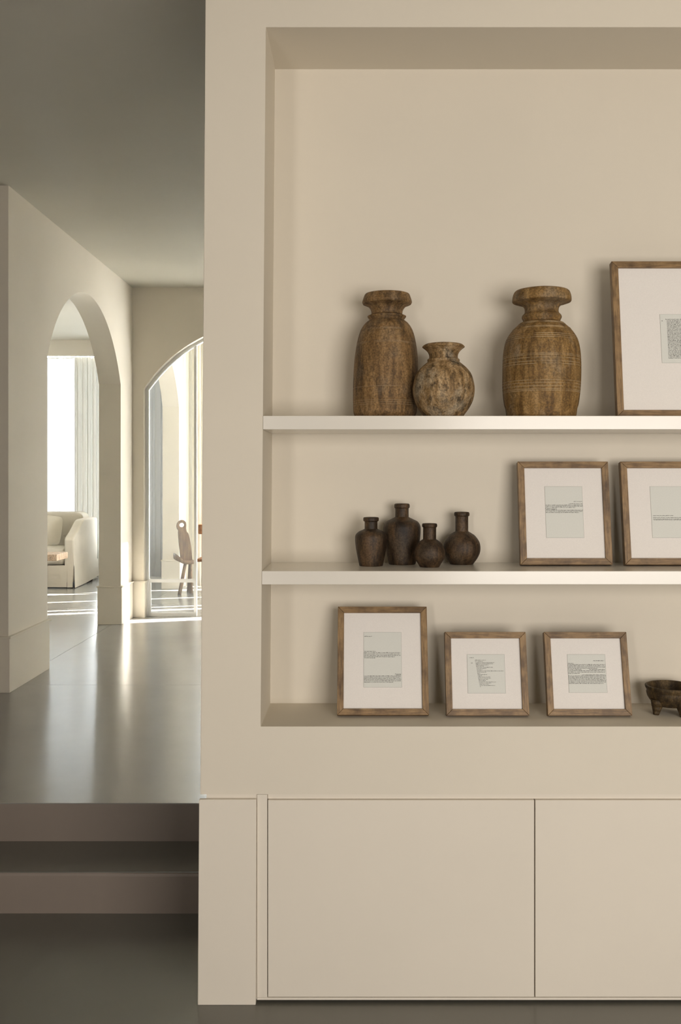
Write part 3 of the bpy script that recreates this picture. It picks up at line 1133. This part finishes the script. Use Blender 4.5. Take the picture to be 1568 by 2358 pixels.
# middle row
YM = 3.27
km = YM / F
t4 = [(0.76, 0.98, 0.30), (0.63, 0.98, 0.345)] + para(0.01, 0.99, 0.37, 0.415, 3, 0.8) + [(0, .3, .435), (0.02, .3, .455)] + para(0.01, 0.99, 0.468, 0.512, 3, 0.9)
picture('portrait wooden frame beside the dark bottles, page with one central text block', WX(1199, YM), YM, Z_S2, 212 * km, 0.353, math.radians(10.5), 15 * km,
        87 * 3.3 / F, 0.1765, t4, .0028, 4, dz=0.003)
t5 = [(0.44, 0.62, 0.47), (0.02, 0.28, 0.575)] + para(0.02, 0.98, 0.61, 0.64, 2, 0.98) + [(0.03, .45, .655)]
picture('landscape wooden frame cut by the picture edge on the middle shelf', WX(1440, YM), YM, Z_S2, 0.456, 0.353, math.radians(10.5), 15 * km,
        0.27, 0.1765, t5, .0026, 5, dz=0.003, dx=0.005)
# top row
YT = 3.2
kt = YT / F
t6 = [(0.12, 0.85, 0.11), (0.03, .06, .14)] + [(0.15, 0.9 - 0.1 * ((k * 7) % 5) / 5, 0.14 + 0.0255 * k) for k in range(31)]
picture('largest wooden frame, tall with a small page, on the upper shelf', WX(1422, YT), YT, Z_S1, 0.455, 0.533, math.radians(8.6), 15.5 * kt,
        0.15, 0.168, t6, .0032, 6, dz=0.0, dx=0.004)

# ------------------------------------------------------------------ far rooms: curtains


def curtain(name, x0, x1, y, z0, z1, folds, amp, mat, label, seed=0, group='curtains at the far windows', axis='x', rail=True):
    rnd = random.Random(seed)
    ph = [rnd.uniform(0, 6.28) for _ in range(4)]
    cx_ = (x0 + x1) / 2
    root = empty(name, (cx_, y, z0))
    tag(root, label, 'curtain', group)

    def fn(u, v):
        x = x0 + (x1 - x0) * u - cx_
        a = amp * (0.75 + 0.25 * v)
        t = u * folds * 2 * math.pi
        yy = a * math.sin(t + ph[0] + 0.5 * math.sin(t * .5 + ph[1])) + 0.3 * a * math.sin(t * 2.1 + ph[2])
        xx = x + 0.15 * (x1 - x0) / folds * math.sin(2 * t + ph[3])
        return (xx, yy, (z1 - z0) * v)
    MB().grid(fn, int(folds * 14), 6).build('cloth', mat, root)
    if rail:
        MB().tube((x0 - cx_, 0, z1 - z0 + .005), (x1 - cx_, 0, z1 - z0 + .005), .008, .008).build('curtain_rail', M_WHITE, root)
    return root


YW = 13.2
curtain('sheer_curtain', -6.9, WX(171, YW), YW + .06, UP + .01, 3.29, 34, 0.018, M_SHEER, 'translucent white sheer curtain over the bright window behind the sofa', 1)
curtain('linen_curtain', WX(172, YW), WX(231, YW), YW - .02, UP + .01, 3.29, 5, 0.040, M_DRAPE, 'pale linen curtain gathered beside the bright window near the sofa arm', 2)
curtain('linen_curtain', -3.30, -2.50, YW - .02, UP + .015, 3.29, 7, 0.045, M_DRAPE_GREY, 'shaded grey curtain seen through the door glass beyond the far arch', 3)
curtain('linen_curtain', -2.20, -1.80, 12.10, UP + .012, 3.49, 5.5, 0.045, M_DRAPE_WARM, 'warm cream curtain hanging behind the wooden chairs', 4)
curtain('sheer_curtain', -1.75, 0.1, 13.3, UP + .01, 3.29, 14, 0.03, M_SHEER, 'sheer white curtain mostly hidden behind the warm cream one', 5)



def diffuser_curtain(y0, y1, mat, label, x=1.56):  # unseen curtains hung to soften daylight and leave gaps for sun streaks
    root = empty('diffuser_curtain', (x, (y0 + y1) / 2, UP + .01))
    tag(root, label, 'curtain', 'unseen light-shaping curtains at the side windows')
    n_ = max(2, round((y1 - y0) / .13))
    h_ = (y1 - y0) / 2
    MB().grid(lambda u, v: (.025 * math.sin(u * n_ * 6.283), -h_ + 2 * h_ * u, 2.85 * v), n_ * 10, 3).build('cloth', mat, root)


diffuser_curtain(7.8, 9.0, M_HALLDIFFUSER, 'unseen white curtain added to soften light from the hall side window')
diffuser_curtain(7.4, 12.6, M_FILLDIFFUSER, 'long unseen curtain dimming the added fill window far left of the sofa', -7.05)
cur = 9.7
for k, (a, b) in enumerate(gaps + [(13.34, 13.4)]):
    diffuser_curtain(cur, a, M_SIDESHEER, 'unseen white curtain panel shaping the light at the far room side window')
    cur = b

# ------------------------------------------------------------------ sofa
SX1, SX0 = -3.54, -5.75
SY0, SY1 = 11.93, 13.03
sofa = empty('sofa', ((SX0 + SX1) / 2, (SY0 + SY1) / 2, UP))
tag(sofa, 'cream slipcovered sofa with scooped arm and pleated skirt', 'sofa')
ocx, ocy = (SX0 + SX1) / 2, (SY0 + SY1) / 2
hw, hd = (SX1 - SX0) / 2, (SY1 - SY0) / 2


def arm(sx):
    prof = [(-hd + .012, 0.07), (-hd + .015, 0.585), (-hd + .03, .615), (-hd + .08, .642), (-hd + .15, .668), (-hd + .22, .698), (-hd + .30, .738),
            (-hd + .37, .778), (-hd + .43, .808), (-hd + .50, .826), (hd - .06, 0.832), (hd - .01, 0.815), (hd, 0.78), (hd, 0.07)]
    m = MB()
    x0, x1 = (hw - .115, hw) if sx > 0 else (-hw, -hw + .115)
    m.prism_yz(prof, x0, x1)
    return m.build('arm', M_LINEN, sofa, bevel=0.022, seg=3)


arm(1)
arm(-1)
MB().box(-hw + .115, hw - .115, -hd + .05, hd, 0.07, 0.28).build('base', M_LINEN, sofa, bevel=0.01)


def puffy(x0, x1, y0, y1, z0, z1, name, mat, parent, bev, puff=0.02, **kw):
    m = MB()
    bm = bmesh.new()
    bmesh.ops.create_cube(bm, size=1)
    bmesh.ops.subdivide_edges(bm, edges=bm.edges, cuts=5, use_grid_fill=True)
    for v in bm.verts:
        c_ = v.co * 2
        f = [(1 - c_.y ** 2) * (1 - c_.z ** 2), (1 - c_.x ** 2) * (1 - c_.z ** 2), (1 - c_.x ** 2) * (1 - c_.y ** 2)]
        q = Vector((v.co.x * (x1 - x0), v.co.y * (y1 - y0), v.co.z * (z1 - z0)))
        for d in range(3):
            if abs(c_[d]) > .999:
                q[d] += math.copysign(puff * f[d], c_[d])
        v.co = q + Vector(((x0 + x1) / 2, (y0 + y1) / 2, (z0 + z1) / 2))
    me = bpy.data.meshes.new(name)
    bm.to_mesh(me)
    bm.free()
    for p in me.polygons:
        p.use_smooth = True
    me.materials.append(mat)
    o = bpy.data.objects.new(name, me)
    COL.objects.link(o)
    o.parent = parent
    b = o.modifiers.new('bevel', 'BEVEL')
    b.width = bev
    b.segments = 4
    b.limit_method = 'ANGLE'
    b.angle_limit = math.radians(50)
    return o


for k in range(2):
    a = -hw + .125 + k * (hw - .125)
    puffy(a + .006, a + hw - .131, -hd + .03, hd - .28, 0.285, 0.475, 'seat_cushion', M_LINEN, sofa, 0.05, .022)
# back with rounded end that swells over the arms
m = MB()
bw = hw - .10


def backf(u, v):
    t = 2 * math.pi * u
    return None


prof = []
for k in range(9):
    t = k / 8 * math.pi / 2
    prof.append((bw - .10 + .10 * math.sin(t), 0.905 - .07 * (1 - math.cos(t))))
right = [(bw, 0.79), (bw - .012, 0.73), (bw - .04, 0.68), (bw - .09, 0.63), (bw - .15, .595), (bw - .21, .57), (bw - .22, 0.40)]
outl = prof + right
poly = [(-x, z) for x, z in reversed(outl)] + outl
m.prism_xz(poly, hd - .36, hd - .02)
m.build('backrest', M_LINEN, sofa, bevel=0.045, seg=4)
# skirt: front, sides with an inverted corner pleat
sk = MB()
sk.grid(lambda u, v: (-hw + .01 + u * (2 * hw - .085), -hd + .01 - .018 * (1 - v) - .006 * math.sin(u * 40) * (1 - v), 0.015 + v * .42 * (0.62 if True else 1)), 60, 6)
sk.build('skirt', M_LINEN, sofa)
cp = MB()
cp.grid(lambda u, v: (hw - .075 + u * .065 + .004 * (1 - v), -hd + .012 - .024 * (1 - v) * (1 - .5 * u), 0.012 + v * .27), 6, 6)
cp.build('corner_flap', M_LINEN, sofa)
ss = MB()
ss.grid(lambda u, v: (hw + .004 + .022 * (1 - v) * (1 - .3 * u), -hd + .03 - .045 * (1 - v) * (1 - u) + u * (2 * hd - .04), 0.008 + .045 * (1 - v) * u ** 2 + v * .27), 20, 6)
ss.build('skirt', M_LINEN, sofa)
for x in (-hw + .08, hw - .08):
    for y in (-hd + .12, hd - .1):
        MB().box(x - .03, x + .03, y - .03, y + .03, 0, 0.072).build('foot', M_DARK, sofa)

# pillow leaning on the back
pil = puffy(-.23, .23, -.075, .075, -.22, .22, 'cushion', M_PILLOW, None, 0.02, .03)
for v in pil.data.vertices:      # pinch the edges so the corners turn into ears
    r = max(abs(v.co.x) / .23, abs(v.co.z) / .22)
    v.co.y *= max(0.12, 1 - min(r, 1) ** 2.5 * 0.92)
    e = (abs(v.co.x) / .23) * (abs(v.co.z) / .22)
    k_ = 1 + 0.05 * (e ** 3) - 0.02 * (1 - e)
    v.co.x *= k_
    v.co.z *= k_
pil.modifiers.clear()
sm = pil.modifiers.new('subd', 'SUBSURF')
sm.levels = sm.render_levels = 2
pil.location = (WX(136, 12.42) - .20, 12.45, UP + 0.497 + .190)
pil.scale = (.86, .86, .80)
pil.rotation_euler = (math.radians(-17), math.radians(5), math.radians(8))
tag(pil, 'square cream throw pillow leaning on the sofa back', 'pillow')

# coffee table in front of the sofa
ct = empty('coffee_table', (-4.25, 11.42, UP))
tag(ct, 'pale wooden coffee table end in front of the sofa', 'table')
tz1 = WZ(1277, 11.2) - UP
tz0 = WZ(1292, 11.2) - UP
MB().box(-.75, WX(131, 11.2) + 4.25, -.22, .2, tz0, tz1).build('table_top', M_TABLE, ct, bevel=0.006)
for x in (-.6, .38):
    MB().box(x - .03, x + .03, -.16, .16, 0, tz0).build('leg', M_TABLE, ct, bevel=0.004)

# ------------------------------------------------------------------ three-legged plank chairs


def plank_chair(loc, rz, mat, label, group, mirror=1):
    root = empty('plank_chair', loc, (0, 0, rz))
    tag(root, label, 'chair', group)
    k = 0.00508
    b = lambda px, py: (mirror * (px - 430) * k * 1.22, (1366 - py) * k)
    outer = [(419, 1293), (441, 1293), (438.5, 1258), (436, 1240), (433.5, 1229), (430, 1223), (429, 1216), (429.5, 1209), (428.5, 1202), (425, 1197.5),
             (420.5, 1196.5), (415.5, 1199), (412, 1204.5), (411, 1211), (412, 1217), (414.5, 1221), (414, 1225), (415, 1245)]
    outer = [b(*q) for q in outer]
    hole = [b(421 + 4.6 * math.cos(t), 1208.5 + 5 * math.sin(t)) for t in [2 * math.pi * i / 20 for i in range(20)]]
    bm = bmesh.new()
    vo = [bm.verts.new((x, 0, z)) for x, z in outer]
    vh = [bm.verts.new((x, 0, z)) for x, z in hole]
    ed = []
    for L_ in (vo, vh):
        for i in range(len(L_)):
            ed.append(bm.edges.new((L_[i], L_[(i + 1) % len(L_)])))
    bmesh.ops.triangle_fill(bm, use_beauty=True, use_dissolve=False, edges=ed)
    r = bmesh.ops.extrude_face_region(bm, geom=bm.faces[:])
    for v in [g_ for g_ in r['geom'] if isinstance(g_, bmesh.types.BMVert)]:
        v.co.y += 0.032
    bmesh.ops.recalc_face_normals(bm, faces=bm.faces)
    me = bpy.data.meshes.new('backrest')
    bm.to_mesh(me)
    bm.free()
    me.materials.append(mat)
    o = bpy.data.objects.new('backrest', me)
    COL.objects.link(o)
    o.parent = root
    o.modifiers.new('bevel', 'BEVEL').width = 0.004
    # seat: slab dished up into a wing on one side
    zs = (1366 - 1297.5) * k
    m = MB()

    def seat(u, v):
        t = 2 * math.pi * u
        ct_, st_ = math.cos(t), math.sin(t)
        ex = 0.62
        sx = math.copysign(abs(ct_) ** ex, ct_)
        sy = math.copysign(abs(st_) ** ex, st_)
        rr = [0.0, 0.8, 0.97, 1.0, 0.97, 0.8, 0.0][round(v * 6)]
        zz = [0.042, 0.042, 0.039, 0.021, 0.003, 0, 0][round(v * 6)]
        x = sx * rr * 0.115 - 0.03
        y = sy * rr * 0.15 + 0.03
        w = max(0, (-x - 0.035)) / 0.11
        return (mirror * x * (1 + .0 * w), y, zs + zz * (1 + 0.9 * min(w, 1)) + 0.055 * w ** 1.2)
    m.grid(seat, 40, 6, close_u=True)
    m.build('seat', mat, root)
    ca, sa = math.cos(-rz), math.sin(-rz)
    loc2 = lambda q: (q[0] * ca - q[1] * sa, q[0] * sa + q[1] * ca, q[2])
    legs = [((-.010, -.03, zs + .012), (-.059, -.144, 0)), ((.030, .06, zs + .012), (-.005, .155, 0)), ((.045, -.01, zs + .012), (.045, .03, 0))]
    for a, e in legs:
        MB().tube(loc2(a), loc2(e), .019, .022).build('leg', mat, root)
    return root


YCH = 11.40
plank_chair((WX(430, YCH), YCH, UP), math.radians(20), M_CHAIR, 'three-legged wooden plank chair with a ring-holed back behind the glass', 'plank chairs beyond the glazed door')
# reddish side chair, only its near edge shows past the shelf wall
cx0 = WX(452, 11.45)
rc = empty('side_chair', (cx0 + .21, 11.66, UP))
tag(rc, 'reddish wooden chair mostly hidden behind the shelf wall edge', 'chair')
MB().box(-.21, .21, -.21, .21, .365, .397).build('seat', M_CHAIR2, rc, bevel=.006)
MB().box(-.2535, .23, .17, .20, .668, .789).build('back_rail', M_CHAIR2, rc, bevel=.012)
for x in (-.11, .13):
    for y in (-.15, .15):
        MB().tube((x, y, .366), (x * 1.1, y * 1.1, 0), .017, .014).build('leg', M_CHAIR2, rc)
    MB().tube((x, .185, .396), (x, .185, .67), .013, .013).build('back_post', M_CHAIR2, rc)
